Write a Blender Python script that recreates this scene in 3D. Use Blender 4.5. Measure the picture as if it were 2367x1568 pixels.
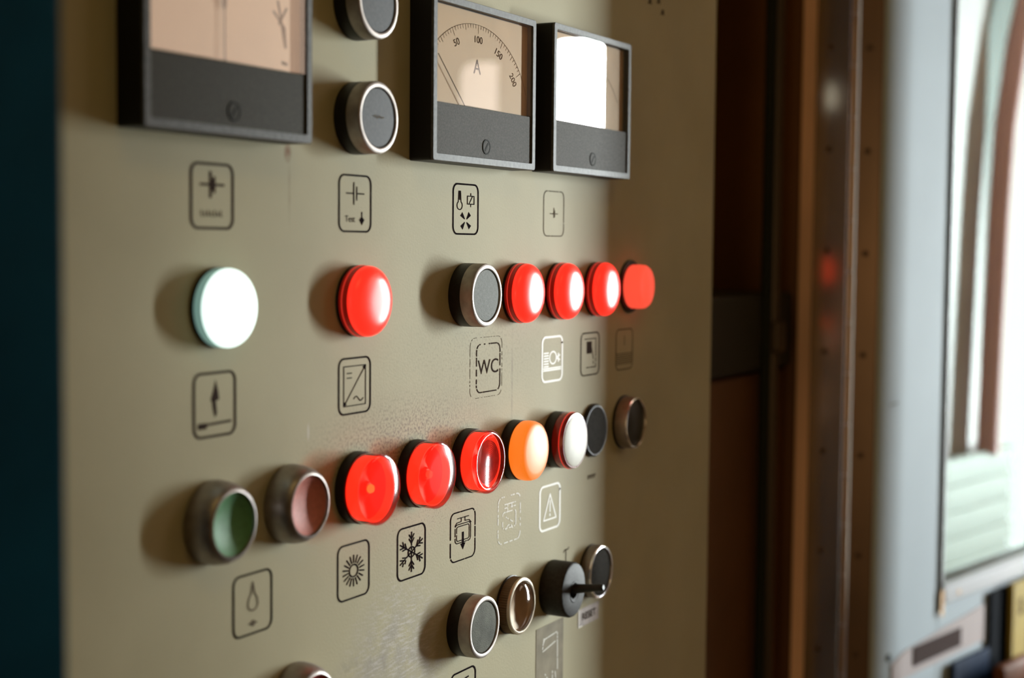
import bpy, bmesh, math, random
from mathutils import Vector, Matrix
random.seed(7)
S = bpy.context.scene
C = S.collection
for o in list(bpy.data.objects): bpy.data.objects.remove(o)

# ------------------------------------------------------------------ camera
CAM = Vector((0.0, -0.34398, 0.00572))
yaw, pitch, roll = 1.07027465, 0.0618526212, 0.00894684787
fw = Vector((math.sin(yaw)*math.cos(pitch), math.cos(yaw)*math.cos(pitch), -math.sin(pitch)))
rt = Vector((math.cos(yaw), -math.sin(yaw), 0.0)); up = rt.cross(fw)
rt2 = math.cos(roll)*rt + math.sin(roll)*up; up2 = -math.sin(roll)*rt + math.cos(roll)*up
cd = bpy.data.cameras.new('camera'); cam = bpy.data.objects.new('camera', cd); C.objects.link(cam)
cam.matrix_world = Matrix.Translation(CAM) @ Matrix((rt2, up2, -fw)).transposed().to_4x4()
cd.sensor_width = 36.0; cd.lens = 52.4714; cd.clip_start = 0.01; cd.clip_end = 50
cd.dof.use_dof = True; cd.dof.focus_distance = 0.675; cd.dof.aperture_fstop = 6.8
S.camera = cam
# ------------------------------------------------------------------ world, exposure
w = bpy.data.worlds.new('world'); S.world = w; w.use_nodes = True
w.node_tree.nodes['Background'].inputs[0].default_value = (0.75, 0.85, 1.0, 1)
w.node_tree.nodes['Background'].inputs[1].default_value = 1.0
S.view_settings.view_transform = 'Standard'; S.view_settings.look = 'None'
S.view_settings.exposure = 0.0; S.view_settings.gamma = 1.0; S.view_settings.use_curve_mapping = False
KEY_L = 265.0          # daylight in the narrow end window
SIDE_L = 1.5           # overhead pane added to light the door
GLOW_PANE_L = 3.6           # glowing panes added on the partition, mirrored in the meter glass
LEFT_L = 3.8           # warm low daylight from the left side window
LAMP_L = 0.50           # overhead lamp added for warm ambient light
FAR_L = 1.6            # bright window seen through the door glass

# ------------------------------------------------------------------ materials
def P(name, col, rough=0.5, metal=0.0, emit=None, es=0.0, coat=0.0, spec=0.5, trans=0.0, ior=1.45):
    m = bpy.data.materials.new(name); m.use_nodes = True
    b = m.node_tree.nodes['Principled BSDF']
    b.inputs['Base Color'].default_value = (*col, 1); b.inputs['Roughness'].default_value = rough
    b.inputs['Metallic'].default_value = metal; b.inputs['Specular IOR Level'].default_value = spec
    b.inputs['IOR'].default_value = ior
    if coat: b.inputs['Coat Weight'].default_value = coat; b.inputs['Coat Roughness'].default_value = 0.08
    if trans: b.inputs['Transmission Weight'].default_value = trans
    if emit: b.inputs['Emission Color'].default_value = (*emit, 1); b.inputs['Emission Strength'].default_value = es
    return m
def N(m, t, **kw):
    n = m.node_tree.nodes.new(t)
    for k, v in kw.items(): setattr(n, k, v)
    return n
def L(m, a, b): m.node_tree.links.new(a, b)
def vary(m, scale=60, amt=0.15, bump=0.0, bscale=None, stretch=(1, 1, 1), rough_amt=0.0):
    """mottle a principled material with noise in its colour and a little bump"""
    b = m.node_tree.nodes['Principled BSDF']; col = tuple(b.inputs['Base Color'].default_value)
    tc = N(m, 'ShaderNodeTexCoord'); mp = N(m, 'ShaderNodeMapping'); mp.inputs['Scale'].default_value = stretch
    L(m, tc.outputs['Object'], mp.inputs['Vector'])
    n = N(m, 'ShaderNodeTexNoise'); n.inputs['Scale'].default_value = scale; n.inputs['Detail'].default_value = 6
    L(m, mp.outputs[0], n.inputs['Vector'])
    r = N(m, 'ShaderNodeValToRGB'); r.color_ramp.elements[0].position = .3; r.color_ramp.elements[1].position = .7
    r.color_ramp.elements[0].color = tuple(c*(1-amt) for c in col[:3]) + (1,)
    r.color_ramp.elements[1].color = tuple(min(1, c*(1+amt)) for c in col[:3]) + (1,)
    L(m, n.outputs['Fac'], r.inputs[0]); L(m, r.outputs[0], b.inputs['Base Color'])
    if bump:
        n2 = N(m, 'ShaderNodeTexNoise'); n2.inputs['Scale'].default_value = bscale or scale*8; n2.inputs['Detail'].default_value = 3
        L(m, mp.outputs[0], n2.inputs['Vector'])
        bp = N(m, 'ShaderNodeBump'); bp.inputs['Strength'].default_value = bump; bp.inputs['Distance'].default_value = .0004
        L(m, n2.outputs['Fac'], bp.inputs['Height']); L(m, bp.outputs[0], b.inputs['Normal'])
    return m

def panel_material():
    m = P('panel_paint', (0.44, 0.405, 0.31), 0.6, spec=0.12)
    b = m.node_tree.nodes['Principled BSDF']
    tc = N(m, 'ShaderNodeTexCoord'); ob = tc.outputs['Object']
    n1 = N(m, 'ShaderNodeTexNoise'); n1.inputs['Scale'].default_value = 14; n1.inputs['Detail'].default_value = 5
    L(m, ob, n1.inputs['Vector'])
    cr = N(m, 'ShaderNodeValToRGB')
    cr.color_ramp.elements[0].position = .3; cr.color_ramp.elements[0].color = (.43, .395, .255, 1)
    cr.color_ramp.elements[1].position = .7; cr.color_ramp.elements[1].color = (.50, .465, .305, 1)
    L(m, n1.outputs['Fac'], cr.inputs[0]); cur = cr.outputs[0]
    def mask(cx, cz, rx, rz, p0, p1):
        mp = N(m, 'ShaderNodeMapping'); mp.vector_type = 'POINT'
        mp.inputs['Scale'].default_value = (1/rx, 0, 1/rz); mp.inputs['Location'].default_value = (-cx/rx, 0, -cz/rz)
        L(m, ob, mp.inputs['Vector'])
        g = N(m, 'ShaderNodeVectorMath', operation='LENGTH'); L(m, mp.outputs[0], g.inputs[0])
        r = N(m, 'ShaderNodeMapRange'); r.inputs['From Min'].default_value = p0; r.inputs['From Max'].default_value = p1
        r.inputs['To Min'].default_value = 1; r.inputs['To Max'].default_value = 0
        L(m, g.outputs['Value'], r.inputs['Value']); return r.outputs[0]
    def noise_mask(scale, lo, hi, st=(1, 1, 1), det=6, rz=0):
        mp = N(m, 'ShaderNodeMapping'); mp.inputs['Scale'].default_value = st; mp.inputs['Rotation'].default_value = (0, rz, 0)
        L(m, ob, mp.inputs['Vector'])
        n = N(m, 'ShaderNodeTexNoise'); n.inputs['Scale'].default_value = scale; n.inputs['Detail'].default_value = det
        L(m, mp.outputs[0], n.inputs['Vector'])
        r = N(m, 'ShaderNodeMapRange'); r.inputs['From Min'].default_value = lo; r.inputs['From Max'].default_value = hi
        L(m, n.outputs['Fac'], r.inputs['Value']); return r.outputs[0]
    def mul(a, c, k=1.0):
        x = N(m, 'ShaderNodeMath', operation='MULTIPLY'); L(m, a, x.inputs[0]); L(m, c, x.inputs[1])
        y = N(m, 'ShaderNodeMath', operation='MULTIPLY'); L(m, x.outputs[0], y.inputs[0]); y.inputs[1].default_value = k
        return y.outputs[0]
    def over(col, fac):
        nonlocal cur
        x = N(m, 'ShaderNodeMix', data_type='RGBA'); L(m, fac, x.inputs[0]); L(m, cur, x.inputs[6]); x.inputs[7].default_value = (*col, 1)
        cur = x.outputs[2]
    # finger grime and soot above the third row
    over((.15, .115, .09), mul(mask(.535, -.076, .085, .022, .2, 1.0), noise_mask(800, .45, .64), .8))
    over((.17, .12, .10), mul(mask(.548, -.112, .06, .018, .2, 1.0), noise_mask(1100, .56, .70), .7))
    over((.19, .14, .11), mul(mask(.60, -.045, .10, .035, .2, 1.0), noise_mask(700, .5, .75), .4))
    # rubbed and scratched patch low on the panel
    sc = noise_mask(170, .48, .66, (1, 1, 5), 9, .5)
    over((.36, .335, .31), mul(mask(.527, -.178, .048, .042, .45, 1.0), noise_mask(90, .35, .6), .6))
    over((.60, .58, .54), mul(mask(.530, -.172, .046, .045, .4, 1.0), sc, .6))
    over((.20, .17, .15), mul(mask(.505, -.185, .04, .03, .3, 1.0), noise_mask(130, .54, .66), .5))
    # rust run under the first meter and a thin drip
    over((.22, .08, .02), mul(mask(.4525, .040, .0028, .0045, .2, 1.0), noise_mask(200, .2, .5), .9))
    over((.26, .20, .13), mul(mask(.4535, .027, .0012, .018, .1, 1.0), noise_mask(200, .2, .6), .5))
    over((.28, .235, .17), mul(mask(.6293, -.060, .0012, .034, .3, 1.0), noise_mask(120, .35, .6), .6))
    over((.62, .60, .53), mul(mask(.4655, -.0665, .0008, .004, .5, 1.0), noise_mask(100, .0, .4), .8))
    L(m, cur, b.inputs['Base Color'])
    n2 = N(m, 'ShaderNodeTexNoise'); n2.inputs['Scale'].default_value = 900; n2.inputs['Detail'].default_value = 2
    L(m, ob, n2.inputs['Vector'])
    bp = N(m, 'ShaderNodeBump'); bp.inputs['Strength'].default_value = .25; bp.inputs['Distance'].default_value = .0003
    L(m, n2.outputs['Fac'], bp.inputs['Height']); L(m, bp.outputs[0], b.inputs['Normal'])
    return m

def pane_mat(name, tint=(1, 1, 1), rough=0.03, refl=1.0):
    """clear pane: tinted transparency with a fresnel gloss"""
    m = bpy.data.materials.new(name); m.use_nodes = True; nt = m.node_tree
    nt.nodes.remove(nt.nodes['Principled BSDF']); out = nt.nodes['Material Output']
    t = N(m, 'ShaderNodeBsdfTransparent'); t.inputs[0].default_value = (*tint, 1)
    g = N(m, 'ShaderNodeBsdfGlossy'); g.inputs['Roughness'].default_value = rough; g.inputs[0].default_value = (refl, refl, refl, 1)
    ge = N(m, 'ShaderNodeNewGeometry'); dt = N(m, 'ShaderNodeVectorMath', operation='DOT_PRODUCT')
    L(m, ge.outputs['Normal'], dt.inputs[0]); L(m, ge.outputs['Incoming'], dt.inputs[1])
    ab = N(m, 'ShaderNodeMath', operation='ABSOLUTE'); L(m, dt.outputs['Value'], ab.inputs[0])
    om = N(m, 'ShaderNodeMath', operation='SUBTRACT'); om.inputs[0].default_value = 1.0; L(m, ab.outputs[0], om.inputs[1])
    pw = N(m, 'ShaderNodeMath', operation='POWER'); L(m, om.outputs[0], pw.inputs[0]); pw.inputs[1].default_value = 5.0
    ma = N(m, 'ShaderNodeMath', operation='MULTIPLY_ADD'); L(m, pw.outputs[0], ma.inputs[0]); ma.inputs[1].default_value = .96; ma.inputs[2].default_value = .04
    x = N(m, 'ShaderNodeMixShader'); L(m, ma.outputs[0], x.inputs[0]); L(m, t.outputs[0], x.inputs[1]); L(m, g.outputs[0], x.inputs[2])
    L(m, x.outputs[0], out.inputs[0]); return m
def emit_mat(name, col, s):
    m = bpy.data.materials.new(name); m.use_nodes = True; nt = m.node_tree
    nt.nodes.remove(nt.nodes['Principled BSDF']); e = N(m, 'ShaderNodeEmission')
    e.inputs[0].default_value = (*col, 1); e.inputs[1].default_value = s; L(m, e.outputs[0], nt.nodes['Material Output'].inputs[0]); return m

M = {}
M['panel'] = panel_material()
M['ink'] = vary(P('ink', (.016, .012, .014), .8, spec=.0), 500, .5)
M['ink_soft'] = P('ink_soft', (.055, .042, .036), .8, spec=.0)
M['ink_faint'] = P('ink_faint', (.14, .12, .09), .8, spec=.0)
M['white_print'] = P('white_print', (.95, .95, .88), .6)
M['white_faint'] = P('white_faint', (.70, .69, .60), .6)
M['sticker_grey'] = vary(P('sticker_grey', (.29, .26, .19), .6, spec=.05), 90, .2)
M['sticker_reset'] = vary(P('sticker_reset', (.42, .36, .33), .35), 200, .2)
M['case'] = P('meter_case', (.012, .011, .010), .45, spec=.3)
M['bezel'] = vary(P('meter_bezel', (.085, .085, .078), .5, spec=.3), 500, .3, .2)
M['plate'] = vary(P('meter_plate', (.075, .07, .06), .6, spec=.12), 1200, .35, .5, 3000)
M['plate_dim'] = vary(P('meter_plate_dark', (.05, .046, .032), .6, spec=.15), 1200, .25, .3, 3000)
M['dial'] = vary(P('dial_card', (.52, .33, .14), .55), 40, .06)
M['dial_pink'] = vary(P('dial_card_pale', (.74, .54, .38), .55), 40, .06)
M['glass'] = pane_mat('meter_glass', (.98, .97, .95), .012)
M['black'] = vary(P('black_plastic', (.016, .015, .014), .4, spec=.35), 400, .3, .2)
M['black2'] = vary(P('black_plastic_worn', (.028, .027, .025), .5, spec=.25), 600, .3, .3)
M['steel'] = vary(P('brushed_rim', (.42, .38, .35), .55, 1.0), 300, .12)
M['chrome'] = P('chrome', (.85, .83, .82), .12, 1.0)
M['nickel'] = vary(P('dull_nickel', (.34, .31, .29), .42, .9), 300, .15, .15)
M['grey_disc'] = vary(P('grey_disc', (.21, .225, .21), .6, spec=.15), 700, .15, .4, 2500)
M['dark_disc'] = vary(P('dark_disc', (.072, .078, .085), .55, spec=.3), 700, .2, .4, 2500)
M['khaki_disc'] = vary(P('khaki_disc', (.12, .125, .10), .6, spec=.1), 120, .3, .4, 2500)
M['black_disc'] = P('black_disc', (.018, .018, .012), .5)
M['char_disc'] = vary(P('charcoal_disc', (.036, .033, .027), .7, spec=.03), 500, .2)
M['green'] = vary(P('green_disc', (.12, .32, .15), .45, spec=.4), 700, .12, .3, 2500)
M['pink'] = vary(P('faded_red_disc', (.62, .22, .18), .5, spec=.4), 700, .12, .3, 2500)
M['red_disc'] = P('red_disc', (.45, .05, .04), .45)
M['red_lit'] = P('red_lit_lens', (.55, .02, .012), .28, emit=(1.0, .026, .013), es=1.3, spec=.45)
M['red_skirt'] = P('red_skirt', (.30, .012, .008), .25, emit=(1, .02, .01), es=.10, spec=.6)
M['red_line'] = P('red_ridge', (.6, .03, .02), .25, emit=(1, .05, .03), es=.55)
M['coral_lit'] = P('coral_lit_cap', (.6, .05, .02), .5, emit=(1.0, .085, .045), es=.98, spec=.3)
M['amber_lit'] = P('amber_lit_lens', (.42, .24, .13), .42, emit=(1.0, .20, .012), es=.88, spec=.35)
M['white_lit'] = P('white_lit_lens', (.75, .85, .8), .35, emit=(.80, 1.0, .93), es=1.5)
M['teal_skirt'] = P('teal_skirt', (.25, .42, .38), .3, emit=(.5, .9, .8), es=.25)
M['red_back'] = P('red_reflector', (.5, .03, .02), .35, emit=(1.0, .045, .025), es=1.1)
M['red_side'] = P('red_inner_wall', (.5, .03, .02), .4, emit=(1.0, .07, .028), es=1.6)
M['ringed'] = vary(P('ringed_insert', (.50, .17, .13), .5, emit=(1.0, .10, .07), es=.18, spec=.2), 260, .5, stretch=(1, 1, .6))
M['bulb'] = emit_mat('filament', (1.0, .28, .06), 2.2)
M['bulb_dim'] = emit_mat('filament_dim', (1.0, .16, .08), 1.3)
M['red_glass'] = pane_mat('red_lens_glass', (1.0, .30, .26), .09)
M['clear_glass'] = pane_mat('clear_lens_glass', (.86, .82, .75), .06)
M['dark_red'] = P('dark_red_ring', (.16, .006, .005), .2, emit=(1, .02, .01), es=.03, coat=.3)
M['cream'] = vary(P('cream_cap', (.60, .59, .50), .5), 120, .06)
M['brown_ring'] = P('brown_ring', (.16, .10, .055), .4, .3)
M['pale_rim'] = P('pale_rim', (.52, .45, .33), .35, .3)
M['lamp_inner'] = vary(P('lamp_inner', (.42, .30, .22), .4), 60, .3)
M['navy'] = vary(P('navy_paint', (.003, .066, .17), .6, spec=.08), 30, .2)
M['wall_brown'] = vary(P('brown_wall', (.30, .18, .07), .6), 6, .15)
M['ceil'] = P('ceiling_paint', (.45, .34, .22), .7)
M['floor'] = P('floor_lino', (.16, .12, .09), .6)
M['pale_wall'] = vary(P('pale_wall', (.36, .26, .19), .6), 6, .1)
M['recess'] = vary(P('recess_brown', (.60, .43, .09), .6), 8, .2)
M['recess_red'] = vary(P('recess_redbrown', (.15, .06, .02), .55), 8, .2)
M['dark_metal'] = P('dark_metal', (.045, .040, .032), .6, 0, spec=.1)
M['conduit'] = P('conduit_paint', (.075, .05, .035), .35, .3)
M['copper_wood'] = vary(P('jamb_paint', (.80, .48, .34), .55), 12, .3, stretch=(1, 1, .3))
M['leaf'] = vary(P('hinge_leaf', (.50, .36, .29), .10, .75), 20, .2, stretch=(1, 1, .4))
M['leaf_shaded'] = vary(P('hinge_leaf_shaded', (.16, .09, .055), .3, .3), 20, .2, stretch=(1, 1, .4))  # same steel as the other leaf, darkened for the dimness it mirrors
M['knuckle'] = P('hinge_knuckle', (.55, .42, .38), .28, 1.0)
M['rivet'] = P('rivet', (.10, .06, .045), .4, .6)
M['door'] = vary(P('door_paint', (.50, .58, .64), .6, spec=.05), 8, .05)
M['rubber'] = P('rubber_gasket', (.02, .022, .018), .7, spec=.1)
M['alu'] = P('window_rail', (.27, .27, .28), .5, .1, spec=.2)
M['alu_dark'] = P('rail_dark_strip', (.12, .12, .11), .5)  # plain dark grey for the strip above the window rail
M['brass'] = P('corner_brass', (.42, .24, .09), .4, .5)
M['door_glass'] = pane_mat('door_glass', (.90, .97, .95), .01, .5)
M['teal_wall'] = vary(P('grey_green_wall', (.10, .135, .13), .6), 4, .15)
M['purple_grey'] = vary(P('purple_grey_panel', (.50, .46, .48), .5), 5, .2)
M['pink_post'] = P('pink_red_post', (.75, .38, .39), .5)
M['slats'] = P('pale_slats', (.21, .22, .18), .5)
M['plate_pink'] = P('plate_pinkish', (.50, .43, .43), .6, spec=.1)
M['grille_brown'] = P('grille_brown', (.10, .065, .06), .7, spec=.05)
M['holder'] = vary(P('holder_navy', (.006, .020, .055), .7, spec=.05), 15, .3)
M['holder_dk'] = P('holder_dark', (.003, .005, .009), .8, spec=.02)
M['yellow'] = vary(P('yellow_cover', (.42, .31, .05), .6, spec=.1), 12, .25)
M['orange_h'] = P('orange_brown_handle', (.16, .05, .015), .6, spec=.1)
M['white_paper'] = P('white_paper', (.8, .8, .76), .6)

# ------------------------------------------------------------------ mesh helpers
def link(name, bm, mat, parent=None, smooth=False, loc=None):
    me = bpy.data.meshes.new(name); bmesh.ops.recalc_face_normals(bm, faces=bm.faces[:]) if not getattr(bm, 'keep', 0) else None
    bm.to_mesh(me); bm.free()
    me.materials.append(M[mat] if isinstance(mat, str) else mat)
    if smooth:
        for p in me.polygons: p.use_smooth = True
        try: me.set_sharp_from_angle(angle=math.radians(38))
        except Exception: pass
    o = bpy.data.objects.new(name, me); C.objects.link(o)
    if parent: o.parent = parent
    if loc: o.location = loc
    return o
def empty(name, loc, rz=0):
    o = bpy.data.objects.new(name, None); C.objects.link(o); o.location = loc; o.rotation_euler = (0, 0, rz); o.empty_display_size = .01
    return o
def tag(o, label=None, cat=None, group=None, kind=None):
    if label: o['label'] = label
    if cat: o['category'] = cat
    if group: o['group'] = group
    if kind: o['kind'] = kind
    return o
def box(bm, x0, x1, y0, y1, z0, z1, bev=0, seg=2):
    vs = [bm.verts.new((x, y, z)) for x in (x0, x1) for y in (y0, y1) for z in (z0, z1)]
    f = []
    for q in ((0, 1, 3, 2), (4, 6, 7, 5), (0, 4, 5, 1), (2, 3, 7, 6), (0, 2, 6, 4), (1, 5, 7, 3)):
        f.append(bm.faces.new([vs[i] for i in q]))
    if bev:
        es = list({e for ff in f for e in ff.edges})
        bmesh.ops.bevel(bm, geom=es, offset=bev, segments=seg, affect='EDGES', profile=.5)
    return bm
def nb(): return bmesh.new()
def lathe(bm, prof, n=96, c=(0, 0)):
    """prof: (r, h) pairs; h is the distance out of the panel (towards -y)"""
    rings = []
    for r, h in prof:
        if r < 1e-7: rings.append([bm.verts.new((c[0], -h, c[1]))])
        else: rings.append([bm.verts.new((c[0]+r*math.cos(2*math.pi*i/n), -h, c[1]+r*math.sin(2*math.pi*i/n))) for i in range(n)])
    for a, b in zip(rings, rings[1:]):
        if len(a) == 1 and len(b) == 1: continue
        for i in range(n):
            j = (i+1) % n
            if len(a) == 1: bm.faces.new((a[0], b[j], b[i]))
            elif len(b) == 1: bm.faces.new((a[i], a[j], b[0]))
            else: bm.faces.new((a[i], a[j], b[j], b[i]))
    return bm
def mm(*pr): return [(r/1000, h/1000) for r, h in pr]
def tube(bm, pts, r, n=16):
    pts = [Vector(p) for p in pts]; rs = r if isinstance(r, (list, tuple)) else [r]*len(pts)
    rings = []
    for k, p in enumerate(pts):
        d = (pts[min(k+1, len(pts)-1)] - pts[max(k-1, 0)]).normalized()
        a = d.orthogonal().normalized() if k == 0 else (rings_a - d*rings_a.dot(d)).normalized()
        rings_a = a; b = d.cross(a)
        rings.append([bm.verts.new(p + rs[k]*(math.cos(2*math.pi*i/n)*a + math.sin(2*math.pi*i/n)*b)) for i in range(n)])
    for a, b in zip(rings, rings[1:]):
        for i in range(n): bm.faces.new((a[i], a[(i+1) % n], b[(i+1) % n], b[i]))
    bm.faces.new(rings[0][::-1]); bm.faces.new(rings[-1]); return bm
def strokes(bm, lines, wd, y, sx=1.0, sz=1.0, ox=0, oz=0, drop=0.0, h=.00008):
    """printed lines: thin prisms lying on the surface y; lines in mm (x, z)"""
    for ln in lines:
        pts = [Vector((p[0]*sx, p[1]*sz)) for p in ln]
        if drop > 0:      # break long pieces so that worn gaps can open
            q = [pts[0]]
            for a, b in zip(pts, pts[1:]):
                k = max(1, int((b-a).length/0.9))
                q += [a.lerp(b, (i+1)/k) for i in range(k)]
            pts = q
        for a, b in zip(pts, pts[1:]):
            if drop > 0 and random.random() < drop: continue
            d = b-a
            if d.length < 1e-6: continue
            d.normalize(); t = Vector((-d.y*1.5, d.x))*wd*.5; e = d*wd*.38
            q = [a-e-t, b+e-t, b+e+t, a-e+t]
            lift = h + (len(bm.faces) % 9)*1.2e-6      # neighbouring strokes never share one plane
            bm.faces.new([bm.verts.new((ox+p.x/1000, y-lift, oz+p.y/1000)) for p in q])
    return bm
def fillpoly(bm, pts, y, sx=1, sz=1, ox=0, oz=0, h=.00008):
    lo = [bm.verts.new((ox+p[0]*sx/1000, y, oz+p[1]*sz/1000)) for p in pts]
    hi = [bm.verts.new((ox+p[0]*sx/1000, y-h, oz+p[1]*sz/1000)) for p in pts]
    bm.faces.new(hi)
    for i in range(len(pts)): bm.faces.new((lo[i], lo[(i+1) % len(pts)], hi[(i+1) % len(pts)], hi[i]))
    return bm
def rrect(w_, h_, r, cx=0, cz=0, n=6, closed=True):
    out = []
    for k, (sx_, sz_) in enumerate(((1, 1), (-1, 1), (-1, -1), (1, -1))):
        for i in range(n+1):
            a = math.pi/2*(k + i/n)
            out.append((cx+sx_*(w_/2-r)+r*math.cos(a), cz+sz_*(h_/2-r)+r*math.sin(a)))
    if closed: out.append(out[0])
    return out
def circ(r, cx=0, cz=0, a0=0, a1=360, n=28):
    return [(cx+r*math.cos(math.radians(a0+(a1-a0)*i/n)), cz+r*math.sin(math.radians(a0+(a1-a0)*i/n))) for i in range(n+1)]
def text(bm, s, size, x, z, y, sx=1.0, rot=0.0, bold=0.0, ox=0, oz=0, h=.00008):
    """lettering as real outlines, size in mm, centred on (x, z) mm"""
    cu = bpy.data.curves.new('t', 'FONT'); cu.body = s; cu.size = size/1000; cu.align_x = 'CENTER'; cu.align_y = 'CENTER'
    cu.offset = bold/1000
    o = bpy.data.objects.new('t', cu); me = bpy.data.meshes.new_from_object(o)
    ca, sa = math.cos(rot), math.sin(rot); vs = []
    for v in me.vertices:
        px, pz = v.co.x*ca - v.co.y*sa, v.co.x*sa + v.co.y*ca
        vs.append(bm.verts.new((ox+x/1000+px*sx, y-h, oz+z/1000+pz)))
    for p in me.polygons:
        try: bm.faces.new([vs[i] for i in p.vertices])
        except Exception: pass
    bpy.data.objects.remove(o); bpy.data.curves.remove(cu); bpy.data.meshes.remove(me)
    return bm

# ------------------------------------------------------------------ the room
def wall(name, a, b, z0, z1, th, mat, hole=None):
    """upright wall between plan points a and b, thickness behind; hole=(s0,s1,z0,z1)"""
    a, b = Vector(a), Vector(b); d = b-a; ln = d.length; ang = math.atan2(d.y, d.x)
    bm = nb()
    if hole:
        s0, s1, h0, h1 = hole
        for q in ((0, s0, z0, z1), (s1, ln, z0, z1), (s0, s1, z0, h0), (s0, s1, h1, z1)): box(bm, q[0], q[1], 0, th, q[2], q[3])
    else: box(bm, 0, ln, 0, th, z0, z1)
    o = link(name, bm, mat); o.location = (a.x, a.y, 0); o.rotation_euler = (0, 0, ang); tag(o, kind='structure'); return o
Z0, Z1 = -1.35, .95
bm = nb(); box(bm, -1.3, 5.0, -2.6, 1.4, Z0-.05, Z0); tag(link('floor', bm, 'floor'), kind='structure')
bm = nb(); box(bm, -1.3, 5.0, -2.6, 1.4, Z1, Z1+.05); tag(link('ceiling', bm, 'ceil'), kind='structure')
wall('wall_left', (-1.25, 1.35), (-1.25, -2.55), Z0, Z1, -.05, 'wall_brown')
wall('wall_back', (-1.25, -2.5), (4.9, -2.5), Z0, Z1, -.05, 'wall_brown')
wall('wall_front', (-1.25, .10), (1.40, .10), Z0, Z1, .05, 'recess')
# end wall holds the tall narrow window mirrored in the meter glass
V = Vector((0, .3216))
def ray(az, t): return V + t*Vector((math.sin(math.radians(az)), -math.cos(math.radians(az))))
A0, A1 = ray(62.6, 4.0), ray(64.85, 4.0)
dA = (A1-A0).normalized(); W0 = A0 - dA*.62; W1 = A1 + dA*1.9
wall('wall_right', W0, W1, Z0, Z1, -.05, 'wall_brown', hole=(.62, .62+(A1-A0).length, -.70, .545))
def window(name, a, b, z0, z1, mat, rad, frame='alu', fr=.03):
    a, b = Vector(a), Vector(b); d = b-a; ln = d.length
    r = empty(name, (a.x, a.y, 0), math.atan2(d.y, d.x)); tag(r, kind='structure')
    bm = nb(); p = rrect(ln*1000, (z1-z0)*1000, rad*1000, ln*500, (z0+z1)*500, 8, closed=False)
    fillpoly(bm, p, 0.004, h=.004); link('pane', bm, mat, r)
    bm = nb(); po = rrect(ln*1000+2*fr*1000, (z1-z0)*1000+2*fr*1000, rad*1000+fr*1000, ln*500, (z0+z1)*500, 8, closed=False)
    n = len(p); rings = [[bm.verts.new((q[0]/1000, yy, q[1]/1000)) for q in pp] for pp, yy in ((p, .006), (p, -.012), (po, -.012), (po, .006))]
    for k in range(4):
        A, B = rings[k], rings[(k+1) % 4]
        for i in range(n): bm.faces.new((A[i], A[(i+1) % n], B[(i+1) % n], B[i]))
    link('window_frame', bm, frame, r); return r
window('window_1', A0, A1, -.70, .545, emit_mat('daylight_pane', (.93, 1.0, 1.0), KEY_L), .05, fr=.012)
# unseen partition, placed so that its edge cuts the beam on the left
F = ray(61.9, 2.12); dP = Vector((-.5, -.866)); F2 = F + dP*1.3
wall('wall_shade_partition', F, F2, Z0, Z1, .03, 'pale_wall')
def at_az(az):
    u_ = Vector((math.sin(math.radians(az)), -math.cos(math.radians(az))))
    # meet the partition line
    det = u_.x*(-dP.y) + dP.x*u_.y; rhs = F - V
    k_ = (u_.x*rhs.y - u_.y*rhs.x)/(u_.y*dP.x - u_.x*dP.y)
    return F + dP*k_
nP = Vector((-.866, .5))*.012
window('reflection_pane_2', at_az(59.3)+nP, at_az(61.1)+nP, .14, .262, emit_mat('ammeter_glow_pane', (1.0, .84, .74), GLOW_PANE_L*.8), .02, fr=.006)  # unseen glowing pane placed to give the ammeter's pale reflection
window('reflection_pane_3', at_az(44)+nP, at_az(55.5)+nP, .22, .62, emit_mat('dial_glow_pane', (1.0, .72, .55), GLOW_PANE_L*.9), .03, fr=.01)  # unseen glowing pane added to brighten the first dial by reflection
window('window_4', (-1.238, -.20), (-1.238, -.62), -.50, .40, emit_mat('left_pane', (1.0, .68, .30), LEFT_L), .05, fr=.02)
# added overhead pane brightens the door; unseen lintel shields the panel from it
wall('wall_light_shield', (1.150, -.215), (1.05, -2.45), .34, Z1, -.02, 'wall_brown')
sk = empty('door_fill_skylight', (1.72, -.62, Z1)); tag(sk, kind='structure'); sk.name = 'door_fill_window'
bm = nb(); box(bm, -.34, .34, -.28, .28, -.012, -.004); link('pane', bm, emit_mat('door_fill_pane', (.84, .93, 1.0), SIDE_L), sk)
bm = nb(); [box(bm, *q, -.02, 0, .002) for q in ((-.37, -.34, -.31, .31), (.34, .37, -.31, .31), (-.34, .34, -.31, -.28), (-.34, .34, .28, .31))]; link('window_frame', bm, 'alu', sk)
bm = nb(); box(bm, -.003, .045, -.02, .055, Z0, Z1, .004)
o = link('trim_1', bm, 'copper_wood'); o.location = (F.x, F.y, 0); o.rotation_euler = (0, 0, math.atan2(dP.y, dP.x)); tag(o, kind='structure')
# unseen wing wall, added and sized to shade the panel's right end
wall('wall_shade_wing', (1.150, -.212), (1.380, -.1622), Z0, Z1, -.012, 'wall_brown')
# unseen warm lamp, added overhead for ambient light
cl = empty('ambient_fill_lamp', (.10, -.80, Z1)); tag(cl, 'added warm ceiling lamp for ambient light, out of view', 'lamp')
bm = nb(); box(bm, -.34, .34, -.14, .14, -.03, 0, .006); link('housing', bm, 'pale_wall', cl)
bm = nb(); box(bm, -.32, .32, -.12, .12, -.05, -.0305, .006); link('diffuser', bm, emit_mat('warm_ambient_fill', (1.0, .70, .25), LAMP_L*6), cl)

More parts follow.
